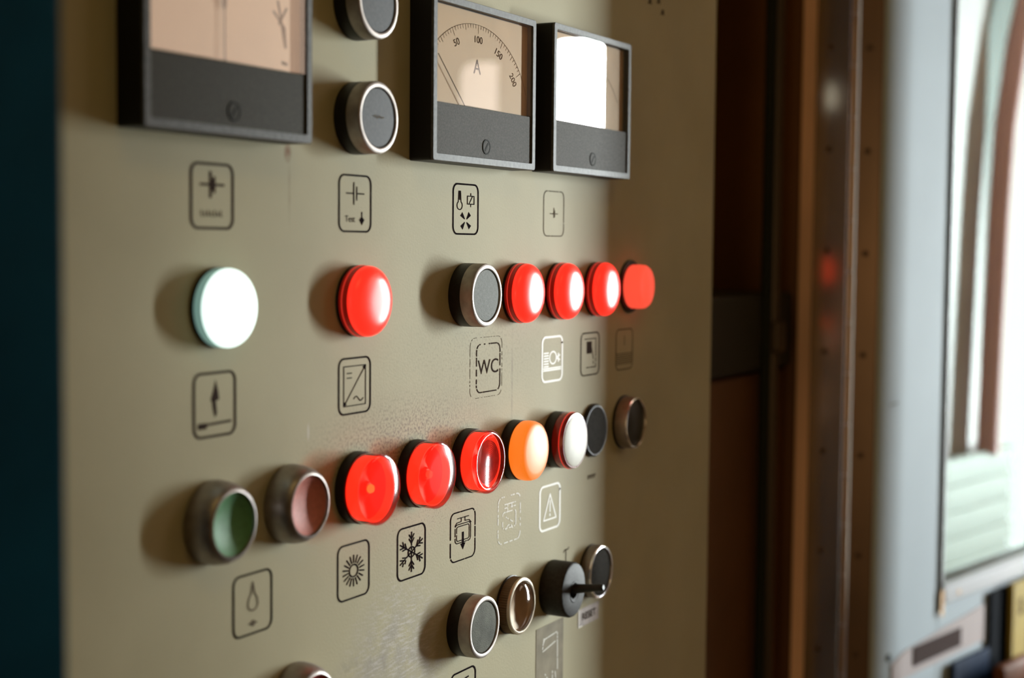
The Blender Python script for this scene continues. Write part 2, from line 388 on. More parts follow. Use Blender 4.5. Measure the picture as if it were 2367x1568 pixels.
# blue cabinet at the left edge, nearer than the panel
bc = empty('blue_cabinet', (0, 0, Z0)); tag(bc, 'dark blue painted cabinet side at the left, nearest the viewer', 'cabinet')
bm = nb(); box(bm, -.55, .2425, -.099, .098, 0, Z1-Z0-.05, .002); link('body', bm, 'navy', bc)
bm = nb(); box(bm, -.50, .21, -.103, -.0995, .05, Z1-Z0-.15, .001); link('door', bm, 'navy', bc)

# ------------------------------------------------------------------ control panel and its pictograms
cp = empty('control_panel', (0, 0, 0)); tag(cp, 'worn beige metal control panel carrying meters, buttons and pictograms', 'control panel')
bm = nb(); box(bm, .2435, .894, .0, .003, -.70, .62, .0012); link('front_plate', bm, 'panel', cp)
bm = nb(); box(bm, .25, .886, .0032, .098, -.69, .61); link('enclosure', bm, 'recess', cp)
BW, BH = 22.2, 22.4
FRAME = rrect(BW, BH, 3.4)
K = 1.2          # pictogram drawings are a little wider than tall
def picto(x, z, lines=(), fills=(), texts=(), mat='ink', wd=.55, fwd=.75, drop=0., label=None, frame=True, inner=None, dropf=None):
    bm = nb()
    if frame: strokes(bm, [FRAME], fwd, 0, drop=drop if dropf is None else dropf)
    strokes(bm, lines, wd, 0, sx=K, drop=drop)
    for f in fills: fillpoly(bm, f, 0, sx=K)
    for t in texts: text(bm, t[0], t[1], t[2]*K, t[3], 0, sx=t[4] if len(t) > 4 else K, bold=t[5] if len(t) > 5 else 0.)
    o = link('pictogram', bm, mat, cp); o.location = (x, -.00002, z)
    if label: o['label'] = label
    return o
COL = [.4093+.0437*i for i in range(9)]
R1, R2, R3 = .0224, -.0509, -.1265
def battery(dz, s=1.0):
    return [[(-5.2*s, dz), (-.9*s, dz)], [(1.0*s, dz), (5.2*s, dz)], [(-.8*s, dz+4.3*s), (-.8*s, dz-4.3*s)], [(.9*s, dz+2.6*s), (.9*s, dz-2.6*s)]]
picto(COL[0], R1, battery(4), fills=[[(-.8, 6), (.9, 6), (.9, 2), (-.8, 2)]], wd=.9, mat='ink_soft', fwd=.95, label='dark pictogram of a battery symbol over blurred lettering')
picto(COL[2], R1, battery(4) + [[(3.9, -3.4), (3.9, -7.4)]], fills=[[(2.2, -6.2), (5.6, -6.2), (3.9, -8.6)], [(3, -5.6), (4.8, -5.6), (4.8, -6.4), (3, -6.4)]],
      texts=[('Test', 3.7, -3.0, -6.3, 1.05)], label='dark pictogram with battery symbol, the word Test and a down arrow')
fan = []
for a in (45, 135, 225, 315):
    c_, s_ = math.cos(math.radians(a)), math.sin(math.radians(a)); n_ = (-s_, c_)
    fan.append([(c_*1.0+n_[0]*.2, s_*1.0-5.2+n_[1]*.2), (c_*4.4+n_[0]*1.3, s_*4.4-5.2+n_[1]*1.3), (c_*4.4-n_[0]*1.0, s_*4.4-5.2-n_[1]*1.0), (c_*1.0-n_[0]*.2, s_*1.0-5.2-n_[1]*.2)])
therm = [[(-4.5, 7.6), (-4.5, 4.2)]] + [circ(1.9, -4.5, 1.6, 60, -240, 18)] + [[(-5.5, 3.2), (-5.1, 8)], [(-3.5, 3.2), (-3.9, 8)], [(-5.1, 8), (-3.9, 8)]]
picto(COL[4], R1, therm + [[(1.2, 6), (6.2, 6), (6.2, 2.4), (1.2, 2.4), (1.2, 6)], [(2.4, 2.4), (5, 6)], [(3.7, 6), (3.7, 7.2)], [(3.7, 2.4), (3.7, 1.2)]],
      fills=fan, wd=.42, label='dark pictogram of thermometer, relay box and a fan')
picto(COL[6], R1, [[(-3.6, 0), (3.6, 0)], [(0, 2.8), (0, -2.8)], [(.8, 1.6), (.8, -1.6)]], fills=[[(-.9, 0), (0, 1.0), (.9, 0), (0, -1.0)]], mat='ink_faint', wd=.5, fwd=.5, drop=.05, label='faint brown pictogram of a small battery cross')
picto(COL[0]+.001, R2, [[(-7.4, -7.0), (7.2, -6.6)]], fills=[[(.4, 8.8), (1.6, 4.4), (2.0, 1.6), (.5, 1.2), (1.0, -3.4), (0, -4.6), (-.9, -1.5), (-1.2, 1.0), (-1.9, 1.6), (-.6, 5.0)], [(-7.6, -6.2), (-3.6, -6.2), (-3.6, -8.3), (-7.6, -8.3)]],
      wd=.9, mat='ink_soft', fwd=.95, label='dark pictogram of a lightning arrow above a level bar')
picto(COL[2], R2, [[(-6.4, 8), (6.4, 8), (6.4, -8), (-6.4, -8), (-6.4, 8)], [(-6.4, -8), (6.4, 8)], [(-4.6, 5.2), (-1.8, 5.2)], [(-4.6, 3.3), (-1.8, 3.3)],
      [(-.6+.5*i, -5.4+1.0*math.sin(i/11*2*math.pi)) for i in range(12)]], fills=[[(6.4, 8), (4.6, 7.4), (5.8, 6.2)], [(-6.4, -8), (-4.6, -7.4), (-5.8, -6.2)]], wd=.42, label='dark pictogram of a converter box with a diagonal and a wave')
picto(.6060, R2, (), texts=[('WC', 9.6, 0, 0.2, 1.18)], drop=.12, dropf=.22, wd=.5, fwd=.6, mat='ink_soft', label='worn pictogram reading WC')
picto(COL[6], R2, [[(-7.6, 3.2-1.35*i), (-3.6, 3.2-1.35*i)] for i in range(6)] + [circ(3.1, .6, .6, 0, 360, 22), [(3.8, .6), (7, 1.6)], [(3.8, .2), (7, -.8)], [(5.6, 2.4), (5.6, -1.6)], [(-8, -4.6), (8, -4.6)], [(-8, -5.6), (8, -5.6)]],
      mat='white_print', wd=.8, fwd=1.1, label='white pictogram of a ribbed heater and plug above a line')
picto(COL[7]+.0003, R2, [[(-5.8, 8), (5.8, 8), (5.8, -7.2), (-3.8, -7.2)], [(1.2, 4), (3.4, -2.8)], [(3.4, -2.8), (3.4, -5.4)]], fills=[[(-3.4, 6.6), (1.6, 6.6), (1.6, .2), (-3.4, .2)]],
      mat='ink_soft', wd=.5, drop=.06, dropf=.12, label='dark pictogram of a door with a black square, worn at its lower left')
picto(COL[8]+.0006, R2, [[(0, 7.4), (0, 2.4)], [(-8.8, -2.4), (8.8, -2.4)]] + [[(-8.6+.2, -3.6-1.1*i), (8.4, -3.6-1.1*i)] for i in range(5)], mat='ink_faint', wd=.45, fwd=.6, label='faint pictogram of a tank with a hatched lower part')
picto(.4313, R3, [[(0, 7.9), (.9, 3.6), (2.3, 1.4)], [(0, 7.9), (-.9, 3.6), (-2.2, 1.4)], circ(2.4, 0, -.2, 30, -210, 18), circ(.9, 0, -7.4, 0, 360, 8), [(-2, -7.4), (2, -7.4)]], mat='ink_faint', wd=.6, fwd=.8, label='faded pictogram of a bulb or thermometer drop')
# fix the dark frame of that one
picto(.4313, R3, (), mat='ink_soft', fwd=.8, label='dark frame around the faded bulb drawing')
sun = [circ(2.5, 0, 0, 0, 360, 24)] + [[(3.4*math.cos(a), 3.4*math.sin(a)), (6.3*math.cos(a), 6.3*math.sin(a))] for a in [2*math.pi*i/18+.17 for i in range(18)]]
picto(COL[2]-.0005, R3, sun, wd=.6, label='dark pictogram of a sun with eighteen rays')
sn = [circ(2.2, 0, 0)]
for i in range(6):
    a = math.radians(90+60*i); c_, s_ = math.cos(a), math.sin(a); sn.append([(0, 0), (8.6*c_, 8.6*s_)])
    for r_ in (5.6, 3.8):
        for da in (38, -38):
            sn.append([(r_*c_, r_*s_), (r_*c_+2.6*math.cos(a+math.radians(da)), r_*s_+2.6*math.sin(a+math.radians(da)))])
picto(COL[3]-.0005, R3, sn, wd=.62, drop=.03, dropf=0.0, label='dark pictogram of a snowflake')
picto(COL[4]-.0005, R3, [[(-4.2, 8.3), (4.4, 8.3)], [(-1.3, 8.3), (-1.3, 6.6), (-4.6, 6.4), (-6.0, 5)], [(1.5, 8.3), (1.5, 6.6), (4.6, 6.4), (6.2, 5)], rrect(11.6, 8.6, 1.6, 0, 1.2), rrect(9.4, 6.6, 1.0, 0, 1.2)],
      fills=[[(-.7, 1.6), (.7, 1.6), (.7, -4), (-.7, -4)], [(-1.9, -3.6), (1.9, -3.6), (0, -6.6)]], wd=.4, fwd=.6, drop=.05, dropf=.06, label='dark pictogram of a tap over a basin with a down arrow')
picto(.6276, R3+.0008, [[(-4.8, 7.4), (5.2, 7.4)], [(-4.8, 5.6), (5.2, 5.6)], [(-1.4, 7.4), (-1.4, 4)], [(2.0, 7.4), (2.0, 4)], rrect(11, 8, 1.4, 0, -.4), [(-3, 1.2), (3, -2)], circ(3, 0, -6, 20, 160, 10)],
      mat='white_faint', wd=.55, fwd=.6, drop=.35, dropf=.4, label='almost worn away white pictogram between tap and warning triangle')
picto(COL[6]-.0009, R3, [[(-5.6, -5.8), (0, 6.6), (5.6, -5.8)], [(-5.8, -6.2), (5.8, -6.2)], [(0, 3.2), (0, -2.2)], [(0, -3.6), (0, -4.4)]], mat='white_print', wd=.75, fwd=1.1, label='white pictogram of a warning triangle with exclamation mark')
picto(.5848, -.2010, [[(-5, 6.5), (4, 7.4)], [(-5, 4.4), (4, 5.0)]], label='dark pictogram cut off by the bottom edge', wd=.7, fwd=.85)
picto(COL[0], R1, [[(-4.8+1.45*i, -4.9-.5*(i % 2)), (-4.9+1.45*i, -6.9), (-4.2+1.45*i, -7.1+.4*(i % 3))] for i in range(7)], frame=False, wd=.32, mat='ink_soft', label='small blurred lettering inside the battery pictogram')
# small printed marks
bm = nb(); strokes(bm, [[(-2, 5.2), (-.8, 6.2), (3.2, 6.2), (4.2, 7.0)], [(.8, 6.0), (.8, -1.5)]], .55, 0)
o = link('pictogram', bm, 'ink_soft', cp); o.location = (.6885, -.00002, -.158); o['label'] = 'thin T shaped mark printed above the lever switch'
bm = nb(); strokes(bm, [[(-4+2*i, -.8), (-3.6+2*i, .9), (-2.6+2*i, .5)] for i in range(5)], .7, 0); o = link('small_print', bm, 'ink_faint', cp); o.location = (.7185, -.00002, -.1172)
bm = nb()
for r_, (x_, z_) in enumerate(((775, 146.3), (788, 144.6), (800.5, 146.6), (806.5, 141.0), (793, 149))): strokes(bm, [[(-2.0, -.6), (1.0, .9), (1.8, -.5)], [(-1, 1.4), (1.4, 1.7)]], 1.1, 0, ox=x_/1000, oz=z_/1000)
o = link('small_print', bm, 'ink_soft', cp); o.location = (0, -.00002, 0); o['label'] = 'blurred dark characters at the top right of the panel'
# stickers
bm = nb(); box(bm, -.0125, .0125, -.0002, 0, -.0048, .0048); st = link('reset_sticker', bm, 'sticker_reset', cp); st.location = (.7175, 0, -.1920); st.rotation_euler = (0, 0, 0); st['label'] = 'small pale sticker reading RESET'
bm = nb(); text(bm, 'RESET', 5.2, 0, 0, -.00022, sx=1.25, bold=.12); link('lettering', bm, 'ink_soft', st)
bm = nb(); strokes(bm, [[(-12.2, -4.6), (-12.2, 4.6)], [(-12.2, -4.6), (-8, -4.6)]], .7, -.0002); link('edge_mark', bm, 'white_print', st)
bm = nb(); box(bm, -.0152, .0152, -.0002, 0, -.0260, .0175); st = link('faded_sticker', bm, 'sticker_grey', cp); st.location = (.6720, 0, -.2045); st['label'] = 'brownish grey sticker with a faded white outline symbol'
bm = nb(); strokes(bm, [[(-8, 8.0), (-6, 10.6), (7.5, 11.6)], [(-8, 4.6), (6, 7.0)], [(-7, 11), (-8.2, 6)], [(8.2, 11), (8.6, -8)]], .6, -.0002, drop=.12); strokes(bm, [[(-6, -7), (-2, -11), (-2, -14)], [(3, -8), (3, -14)], [(6, -9), (7, -14)]], .6, -.0002, drop=.3)
link('lettering', bm, 'white_faint', st)
# seam of the removed label round WC
bm = nb(); strokes(bm, [rrect(30, 28, 4)], .22, 0, drop=.35); o = link('label_outline', bm, 'ink_faint', cp); o.location = (.6040, -.00001, -.0505)

# ------------------------------------------------------------------ meters
def meter(name, x0, z0, w_, h_, label, kind, plate='plate', dial='dial'):
    g = empty(name, (x0, 0, z0)); tag(g, label, 'meter', 'square panel meters along the top')
    d = .0118
    bm = nb(); box(bm, .0006, w_-.0006, -.0082, 0, .0006, h_-.0006, .0006); link('case', bm, 'case', g)
    # side skirt of the case and the bezel
    b = .0030
    def ring(y0, y1, o0, o1, rnd):
        bm = nb(); n = 5
        outer = rrect((w_-2*o0)*1000, (h_-2*o0)*1000, rnd, w_*500, h_*500, n, False); inner = rrect((w_-2*o1)*1000, (h_-2*o1)*1000, max(rnd-.4, .2), w_*500, h_*500, n, False)
        rs = [[bm.verts.new((p[0]/1000, y, p[1]/1000)) for p in pp] for pp, y in ((outer, y0), (outer, y1+.0004), ([(a*.994+w_*3, c*.994+h_*3) for a, c in outer], y1), (inner, y1), (inner, y0))]
        k = len(outer)
        for q in range(5):
            A, B = rs[q], rs[(q+1) % 5]
            for i in range(k): bm.faces.new((A[i], A[(i+1) % k], B[(i+1) % k], B[i]))
        return bm
    link('skirt', ring(-.0000, -.0107, 0, b, 1.2), 'case', g)
    link('bezel', ring(-.0107, -d, 0, b, 1.2), 'bezel', g)
    ph = .0250
    bm = nb(); box(bm, b, w_-b, -.0110, -.0083, b, ph, .0002); pl = link('lower_plate', bm, plate, g)
    bm = nb(); box(bm, b+.0005, w_-b-.0005, -.0088, -.0084, ph-.001, h_-b-.0005); dl = link('dial', bm, dial, g)
    # zero-adjust screw
    sx_ = w_*.505; bm = nb(); lathe(bm, mm((2.7, 0), (2.7, .18), (0, .18)), 32); sw = link('adjusting_screw', bm, plate, g, True); sw.location = (sx_, -.0110, .0083)
    bm = nb(); lathe(bm, mm((3.4, 0), (3.4, .26), (2.75, .26), (2.75, 0)), 40); o = link('screw_recess', bm, 'rubber', sw); 
    bm = nb(); box(bm, -.0022, .0022, -.00026, -.0001, -.0005, .0005); o = link('slot', bm, 'rubber', sw); o.rotation_euler = (0, -.9, 0)
    k = 1.25; bm = nb()
    y = -.00881
    if kind == 'amp':
        cx, cz = 32.9, 23.2
        strokes(bm, [circ(38.6, cx, cz, 18, 152, 60)], .18, y, sx=k)
        for i in range(0, 41):
            a = math.radians(143.5-2.75*i); l_ = 3.6 if i % 10 == 0 else 2.6 if i % 5 == 0 else 1.7
            r0 = 38.6; strokes(bm, [[(cx+r0*math.cos(a), cz+r0*math.sin(a)), (cx+(r0-l_)*math.cos(a), cz+(r0-l_)*math.sin(a))]], .16, y, sx=k)
        for s_, a in (('50', 116), ('100', 88.5), ('150', 61), ('200', 33.5)):
            ar = math.radians(a); text(bm, s_, 4.3, (cx+32*math.cos(ar))*k, cz+32*math.sin(ar), y, sx=k, rot=ar-math.pi/2)
        text(bm, 'A', 9.2, 33.2*k, 43, y, sx=1.05)
        nd = [(5.2, 45.2), (21.5, 26.8), (24.5, 23.4)]
    elif kind == 'plain':
        strokes(bm, [circ(36, 32.4, 22, 30, 150, 50)], .3, y, sx=k); nd = [(40, 62), (33, 24)]
    else:
        strokes(bm, [[(56, 46), (61, 41), (61.5, 34), (58, 50)], [(62, 48), (58.5, 42)]], .8, y, sx=k); strokes(bm, [[(60, 28.4), (62, 28.0)]], 1.2, y, sx=k); nd = [(33.2, 68), (33.2, 25)]
    link('scale_markings', bm, 'ink_soft', dl)
    bm = nb(); strokes(bm, [nd], .45 if kind != 'big' else .5, -.0098, sx=k, h=.0003)
    if kind == 'big': fillpoly(bm, [(32.2, 52), (34.2, 52), (34.0, 44), (33.2, 42), (32.4, 44)], -.0098, sx=k, h=.0003)
    link('needle', bm, 'ink', g)
    bm = nb(); box(bm, b+.0002, w_-b-.0002, -.01125, -.01108, ph+.0002, h_-b-.0002); link('glass', bm, 'glass', g)
    return g
meter('battery_meter', .3627, .0430, .0893, .0752, 'big out-of-focus meter with blank pale dial and upright needle, left of the others', 'big', 'plate_dim', 'dial_pink')
meter('ammeter', .5368, .0418, .0919, .0703, 'square ammeter with A and 50 to 200 scale, needle far left', 'amp')
meter('small_meter', .6473, .0424, .0904, .0717, 'rightmost square meter with a white window reflection on its glass', 'plain')

# ------------------------------------------------------------------ buttons and lamps
def root(name, x, z, label, cat, group=None):
    g = empty(name, (x, 0, z)); tag(g, label, cat, group); return g
def part(name, prof, mat, g, smooth=True, n=96):
    bm = nb(); lathe(bm, mm(*prof), n); return link(name, bm, mat, g, smooth)
def push_button(x, z, disc, label, rim='steel', group='flat push buttons with metal rims', text_mark=False):
    g = root('push_button', x, z, label, 'push button', group)
    part('collar', [(14.3, 0), (14.4, .6), (14.4, 6.0), (13.6, 6.3)], 'black', g)
    r = part('bezel', [(13.9, 5.6), (14.35, 6.0), (14.35, 10.4), (14.0, 11.6), (13.4, 12.0), (12.4, 12.0), (12.05, 11.8), (11.9, 11.2), (11.9, 9.0)], rim, g)
    c = part('button_cap', [(11.7, 9.0), (11.7, 11.1), (11.4, 11.4), (6, 11.5), (0, 11.5)], disc, g)
    if text_mark:
        bm = nb(); strokes(bm, [[(-3.6, .2), (-2, .7), (-1, -.2), (.6, .6), (2, 0), (3.8, .3)]], .5, -.0115); link('engraving', bm, 'ink_faint', c)
    return g
push_button(.4957, .1013, 'dark_disc', 'dark grey push button cut by the top edge, above its twin')
push_button(.4960, .0562, 'dark_disc', 'dark grey push button left of the ammeter, lower of the two', text_mark=True)
push_button(.5835, -.0163, 'grey_disc', 'light grey push button at the left end of the red lamps row')
push_button(.5838, -.1678, 'khaki_disc', 'mottled grey push button in the bottom row, beside the clear lamp')

def dome_lamp(x, z, label):
    g = root('indicator_lamp', x, z, label, 'indicator lamp', 'lit red dome lamps in the upper row')
    part('collar', [(14.3, 0), (14.4, .4), (14.4, 1.2), (13.9, 1.4)], 'black', g)
    s = part('lens_skirt', [(14.0, 1.2), (14.3, 1.5), (14.3, 5.2), (14.0, 5.4)], 'red_skirt', g)
    part('ridge', [(14.25, 2.6), (14.5, 2.75), (14.5, 3.05), (14.25, 3.2)], 'red_line', s)
    prof = [(14.0, 5.2)] + [(14.2*math.cos(a)**.55, 5.8+5.2*math.sin(a)**.9) for a in [i*math.pi/2/22 for i in range(22)]] + [(0, 11.0)]
    part('lens', prof, 'red_lit', g); return g
dome_lamp(.4976, -.0167, 'single red lit dome lamp, below the Test pictogram')
dome_lamp(.6325, -.0166, 'red lit dome lamp touching the light grey button on its right')
dome_lamp(.6763, -.0166, 'red lit dome lamp, middle of the three side by side')
dome_lamp(.7205, -.0165, 'red lit dome lamp next to the small coral cap')
# white lamps
for wx, wz, wl in ((.70, .168, 'white lit dome lamp above the rightmost meter, beyond the top edge'), (.4112, -.0167, 'brightly lit white dome lamp, leftmost of its row')):
  g = root('indicator_lamp', wx, wz, wl, 'indicator lamp')
  part('collar', [(14.2, 0), (14.2, 1.6), (13.8, 1.8)], 'black', g)
  part('lens_skirt', [(13.9, 1.7), (14.0, 2.0), (14.0, 5.0), (13.8, 5.3)], 'teal_skirt', g)
  part('lens', [(13.8, 5.0)] + [(13.9*math.cos(a)**.55, 5.4+5.0*math.sin(a)**.9) for a in [i*math.pi/2/20 for i in range(20)]] + [(0, 10.4)], 'white_lit', g)
# coral cap on a black ring
g = root('indicator_lamp', .7652, -.0160, 'small coral red lit cap on a black ring, rightmost of the upper row', 'indicator lamp')
part('collar', [(14.6, 0), (14.6, 1.3), (13.4, 1.7), (11.5, 1.8)], 'black', g)
part('lens', [(11.9, 1.7), (12.2, 2.4), (12.3, 6.5), (12.0, 9.2), (11.0, 10.6), (8.5, 11.4), (0, 11.8)], 'coral_lit', g)

# third row
def mushroom_rim(x, z, disc, label):
    g = root('push_button', x, z, label, 'push button', 'recessed colour push buttons')
    part('bezel', [(14.9, 0), (15.1, 1.5), (14.9, 4.5), (14.2, 7.6), (13.1, 9.8), (12.2, 10.6), (11.6, 10.7), (11.3, 10.3), (11.1, 9.0)], 'nickel', g)
    part('button_cap', [(11.2, 9.6), (10.8, 9.3), (8.5, 8.0), (6, 7.1), (3, 6.6), (0, 6.5)], disc, g); return g
mushroom_rim(.4083, -.0925, 'green', 'green concave push button in a dull metal rim, lower left')
mushroom_rim(.4527, -.0924, 'pink', 'faded pink red concave push button beside the green one')
mushroom_rim(.4565, -.1697, 'red_disc', 'red push button cut by the bottom edge of the picture')

def clear_red(x, z, label, bulb='bulb', rings=False):
    g = root('indicator_lamp', x, z, label, 'indicator lamp', 'clear red glowing lamps in the third row')
    part('collar', [(14.6, 0), (14.7, .5), (14.7, 4.4), (14.0, 4.8)], 'black', g)
    part('inner_wall', [(13.2, 4.6), (13.2, 10.4), (12.9, 10.4), (12.6, 6.0)], 'red_side', g)
    part('reflector', [(12.7, 5.2), (12.4, 6.6), (9.0, 5.4), (5.5, 4.9), (3.2, 5.4), (2.4, 6.6), (0, 6.8)], 'red_back', g)
    b = part('bulb', [(1.5, 6.5), (1.9, 7.4), (1.5, 8.4), (0, 8.8)], bulb, g, n=24)
    prof = [(14.3, 4.6), (14.5, 5.0), (14.5, 11.4), (14.35, 12.1), (13.9, 12.6), (13.2, 12.8)]
    if rings: prof += [(12.2, 12.8), (11.4, 12.3)]
    if rings:
        rp = [(10.2, 11.2)] + [(10.0-i*.42, 11.75 if i % 2 else 11.45) for i in range(23)] + [(0, 11.6)]
        part('ringed_insert', rp, 'ringed', g)
        prof += [(11.0, 12.1), (0, 12.1)]
    else: prof += [(8, 12.8), (0, 12.8)]
    part('lens', prof, 'red_glass', g); return g
clear_red(.4974, -.0924, 'clear red lamp glowing with a bright orange bulb spot, largest looking')
clear_red(.5421, -.0924, 'clear red glowing lamp between two other red ones, third row', 'bulb_dim')
clear_red(.5866, -.0922, 'darker red lamp with finely ringed worn face, left of the amber lamp', 'bulb_dim', True)
g = root('indicator_lamp', .6312, -.0924, 'lit amber lamp with a bulging lens on a black collar', 'indicator lamp')
part('collar', [(14.5, 0), (14.5, 4.6), (13.8, 5.0)], 'black', g)
part('lens', [(13.6, 4.8), (14.3, 5.6), (14.5, 8.0), (14.35, 10.2), (13.8, 11.8), (12.8, 12.6), (10.5, 13.0), (6, 13.4), (0, 13.6)], 'amber_lit', g)
g = root('indicator_lamp', .6756, -.0923, 'unlit lamp with cream white face and dark red ring', 'indicator lamp')
part('collar', [(14.4, 0), (14.4, 5.2), (13.9, 5.4)], 'black', g)
r = part('lens_ring', [(14.0, 5.2), (14.3, 5.6), (14.3, 10.9), (13.9, 11.6), (12.8, 11.7), (12.6, 11.4)], 'dark_red', g)
part('ridge', [(14.25, 9.0), (14.5, 9.15), (14.5, 9.5), (14.25, 9.65)], 'red_line', r)
part('face', [(13.2, 11.0), (13.0, 11.8), (11.5, 12.2), (6, 12.5), (0, 12.6)], 'cream', g)
g = root('blanking_plug', .7198, -.0922, 'dark grey round plug half hidden behind the cream faced lamp', 'plug')
part('rim', [(14.2, 0), (14.2, 1.6), (13.4, 2.4), (12.8, 2.4)], 'black', g)
part('face', [(12.9, 2.0), (12.6, 2.5), (6, 3.0), (0, 3.1)], 'char_disc', g)
g = root('push_button', .7597, -.0917, 'black faced button in a bright metal ring, right end of third row', 'push button')
part('collar', [(15.0, 0), (15.0, .8), (14.4, 1.2)], 'black', g)
part('bezel', [(14.3, 1.0), (14.4, 1.4), (14.4, 6.4), (14.1, 7.6), (13.5, 8.0), (12.9, 7.9), (12.7, 7.4), (12.7, 4.4)], 'steel', g)
part('rim', [(14.2, 7.2), (14.0, 7.9), (13.5, 8.2), (12.9, 8.1), (12.7, 7.6)], 'chrome', g)
part('button_cap', [(12.6, 4.2), (12.6, 6.6), (12.3, 6.8), (0, 6.8)], 'black_disc', g)

# fourth row
g = root('indicator_lamp', .6290, -.1681, 'unlit clear glass lamp in a ribbed brown ring, bottom row', 'indicator lamp')
part('collar', [(14.2, 0), (14.2, .8), (13.6, 1.0)], 'black', g)
bm = nb(); nn = 72
ra = []
for h in (.8, 5.8):
    ra.append([bm.verts.new(((13.9 if i % 2 else 13.55)/1000*math.cos(math.pi*i/nn), -h/1000, (13.9 if i % 2 else 13.55)/1000*math.sin(math.pi*i/nn))) for i in range(2*nn)])
for i in range(2*nn): bm.faces.new((ra[0][i], ra[0][(i+1) % (2*nn)], ra[1][(i+1) % (2*nn)], ra[1][i]))
link('knurled_ring', bm, 'brown_ring', g)
part('rim', [(13.7, 5.6), (13.9, 6.0), (13.7, 6.8), (13.0, 7.2), (12.3, 7.1), (12.1, 6.5)], 'pale_rim', g)
part('reflector', [(12.2, 6.2), (11.5, 4.4), (8, 2.6), (3, 1.8), (0, 1.8)], 'lamp_inner', g)
part('lens', [(12.3, 6.4), (12.0, 7.2), (10.5, 8.2), (8, 9.0), (4.5, 9.6), (0, 9.8)], 'clear_glass', g)
# lever switch
g = root('lever_switch', .6731, -.1683, 'black round lever switch with its stick pointing right', 'switch')
bm = nb(); lathe(bm, mm((13.9, 0), (14.1, .5), (14.1, 11.6), (13.6, 12.6), (12.8, 13.0), (4.4, 13.0), (4.4, 8.5), (0, 8.5)), 96); link('body', bm, 'black2', g, True)
bm = nb(); lathe(bm, mm((4.4, 13.0), (4.9, 13.25), (5.4, 13.0)), 40); o = link('slot_rim', bm, 'black2', g, True); o.location = (0.0006, 0, -.0012)
bm = nb(); tube(bm, [(.0, -.0085, 0), (.0004, -.016, .0010), (.0006, -.0235, .0022), (.0008, -.0285, .0030), (.0008, -.0292, .0031)], [.0028, .0024, .0019, .0019, .0012], 20); link('lever', bm, 'black', g, True)
g = root('push_button', .7195, -.1685, 'dark faced push button with chrome rim, behind the lever switch', 'push button')
part('collar', [(14.4, 0), (14.4, .8), (14, 1)], 'black', g)
part('bezel', [(14.0, .8), (14.3, 1.2), (14.3, 5.2), (14.1, 6.2), (13.7, 6.6), (13.0, 6.5), (12.8, 6.0), (12.8, 4)], 'nickel', g)
part('rim', [(14.2, 5.9), (14.1, 6.5), (13.7, 6.75), (13.2, 6.7), (13.0, 6.3)], 'chrome', g)
part('button_cap', [(12.7, 3.6), (12.7, 5.6), (12.3, 5.9), (0, 6.0)], 'char_disc', g)

# ------------------------------------------------------------------ recess right of the panel
bm = nb(); box(bm, .90, 1.149, .030, .098, -.0860, -.0280, .003); o = link('recess_bracket', bm, 'dark_metal')
tag(o, 'dark metal box across the recess right of the panel', 'bracket')
bm = nb(); box(bm, .896, 1.149, .036, .099, -.70, -.0885, .002); o = link('lower_cupboard', bm, 'recess_red'); tag(o, 'dark red brown cupboard front low in the recess', 'cupboard')
pp = empty('conduit_pipe', (1.090, .026, -.70)); tag(pp, 'thin dark pipe running up the recess beside the hinge post', 'pipe')
bm = nb(); tube(bm, [(0, 0, 0), (0, 0, 1.35)], .0045, 24); link('tube', bm, 'conduit', pp, True)
bm = nb(); tube(bm, [(-.012, .002, 0), (-.012, .002, 1.35)], .004, 16); link('cable', bm, 'rubber', pp, True)
bm = nb(); box(bm, -.010, .010, -.008, .004, .627, .651, .003); link('clamp', bm, 'conduit', pp)
# jamb, hinge and door
bm = nb(); box(bm, .0007, .07, .0040, .0440, Z0, Z1, .0012); 
o = link('trim_2', bm, 'copper_wood'); o.location = (1.1480, -.0160, 0); o.rotation_euler = (0, 0, .155); o.scale = (.92, .92, 1); tag(o, kind='structure')
bm = nb(); box(bm, 1.150, 1.30, .0266, .0990, Z0, Z1); tag(link('trim_4', bm, 'recess_red'), kind='structure')  # filler added to stop light leaking into the recess from behind
h = empty('piano_hinge', (1.1475, -.0160, .0005), .155); h.scale = (.92, .92, .92); tag(h, 'long steel piano hinge with riveted leaves on the door edge', 'hinge')
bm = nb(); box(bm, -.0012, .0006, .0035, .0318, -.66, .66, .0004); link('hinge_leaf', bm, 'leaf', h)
bm = nb(); box(bm, -.0012, .0006, -.0235, -.0040, -.66, .66, .0004); link('hinge_leaf', bm, 'leaf_shaded', h)
k = 0; z = -.66
z = .2030-.0432*20
while z < .64:
    bm = nb(); tube(bm, [(-.0005, 0, z+.0006), (-.0005, 0, z+.0012), (-.0005, 0, z+.042), (-.0005, 0, z+.0426)], [.0027, .0032, .0032, .0027], 20)
    link('knuckle', bm, 'knuckle', h, True); z += .0432
for zc in [.1762+.0858*i for i in range(-9, 6)]:
    for yy, dz_ in ((.0195, 0), (-.0055, -.002)):
        bm = nb(); lathe(bm, mm((2.6, 0), (2.4, .5), (1.4, .9), (0, 1.0)), 20)
        o = link('rivet', bm, 'rivet', h, True); o.rotation_euler = (0, 0, -math.pi/2); o.location = (-.0012, yy if yy > 0 else -.0125, zc+dz_)
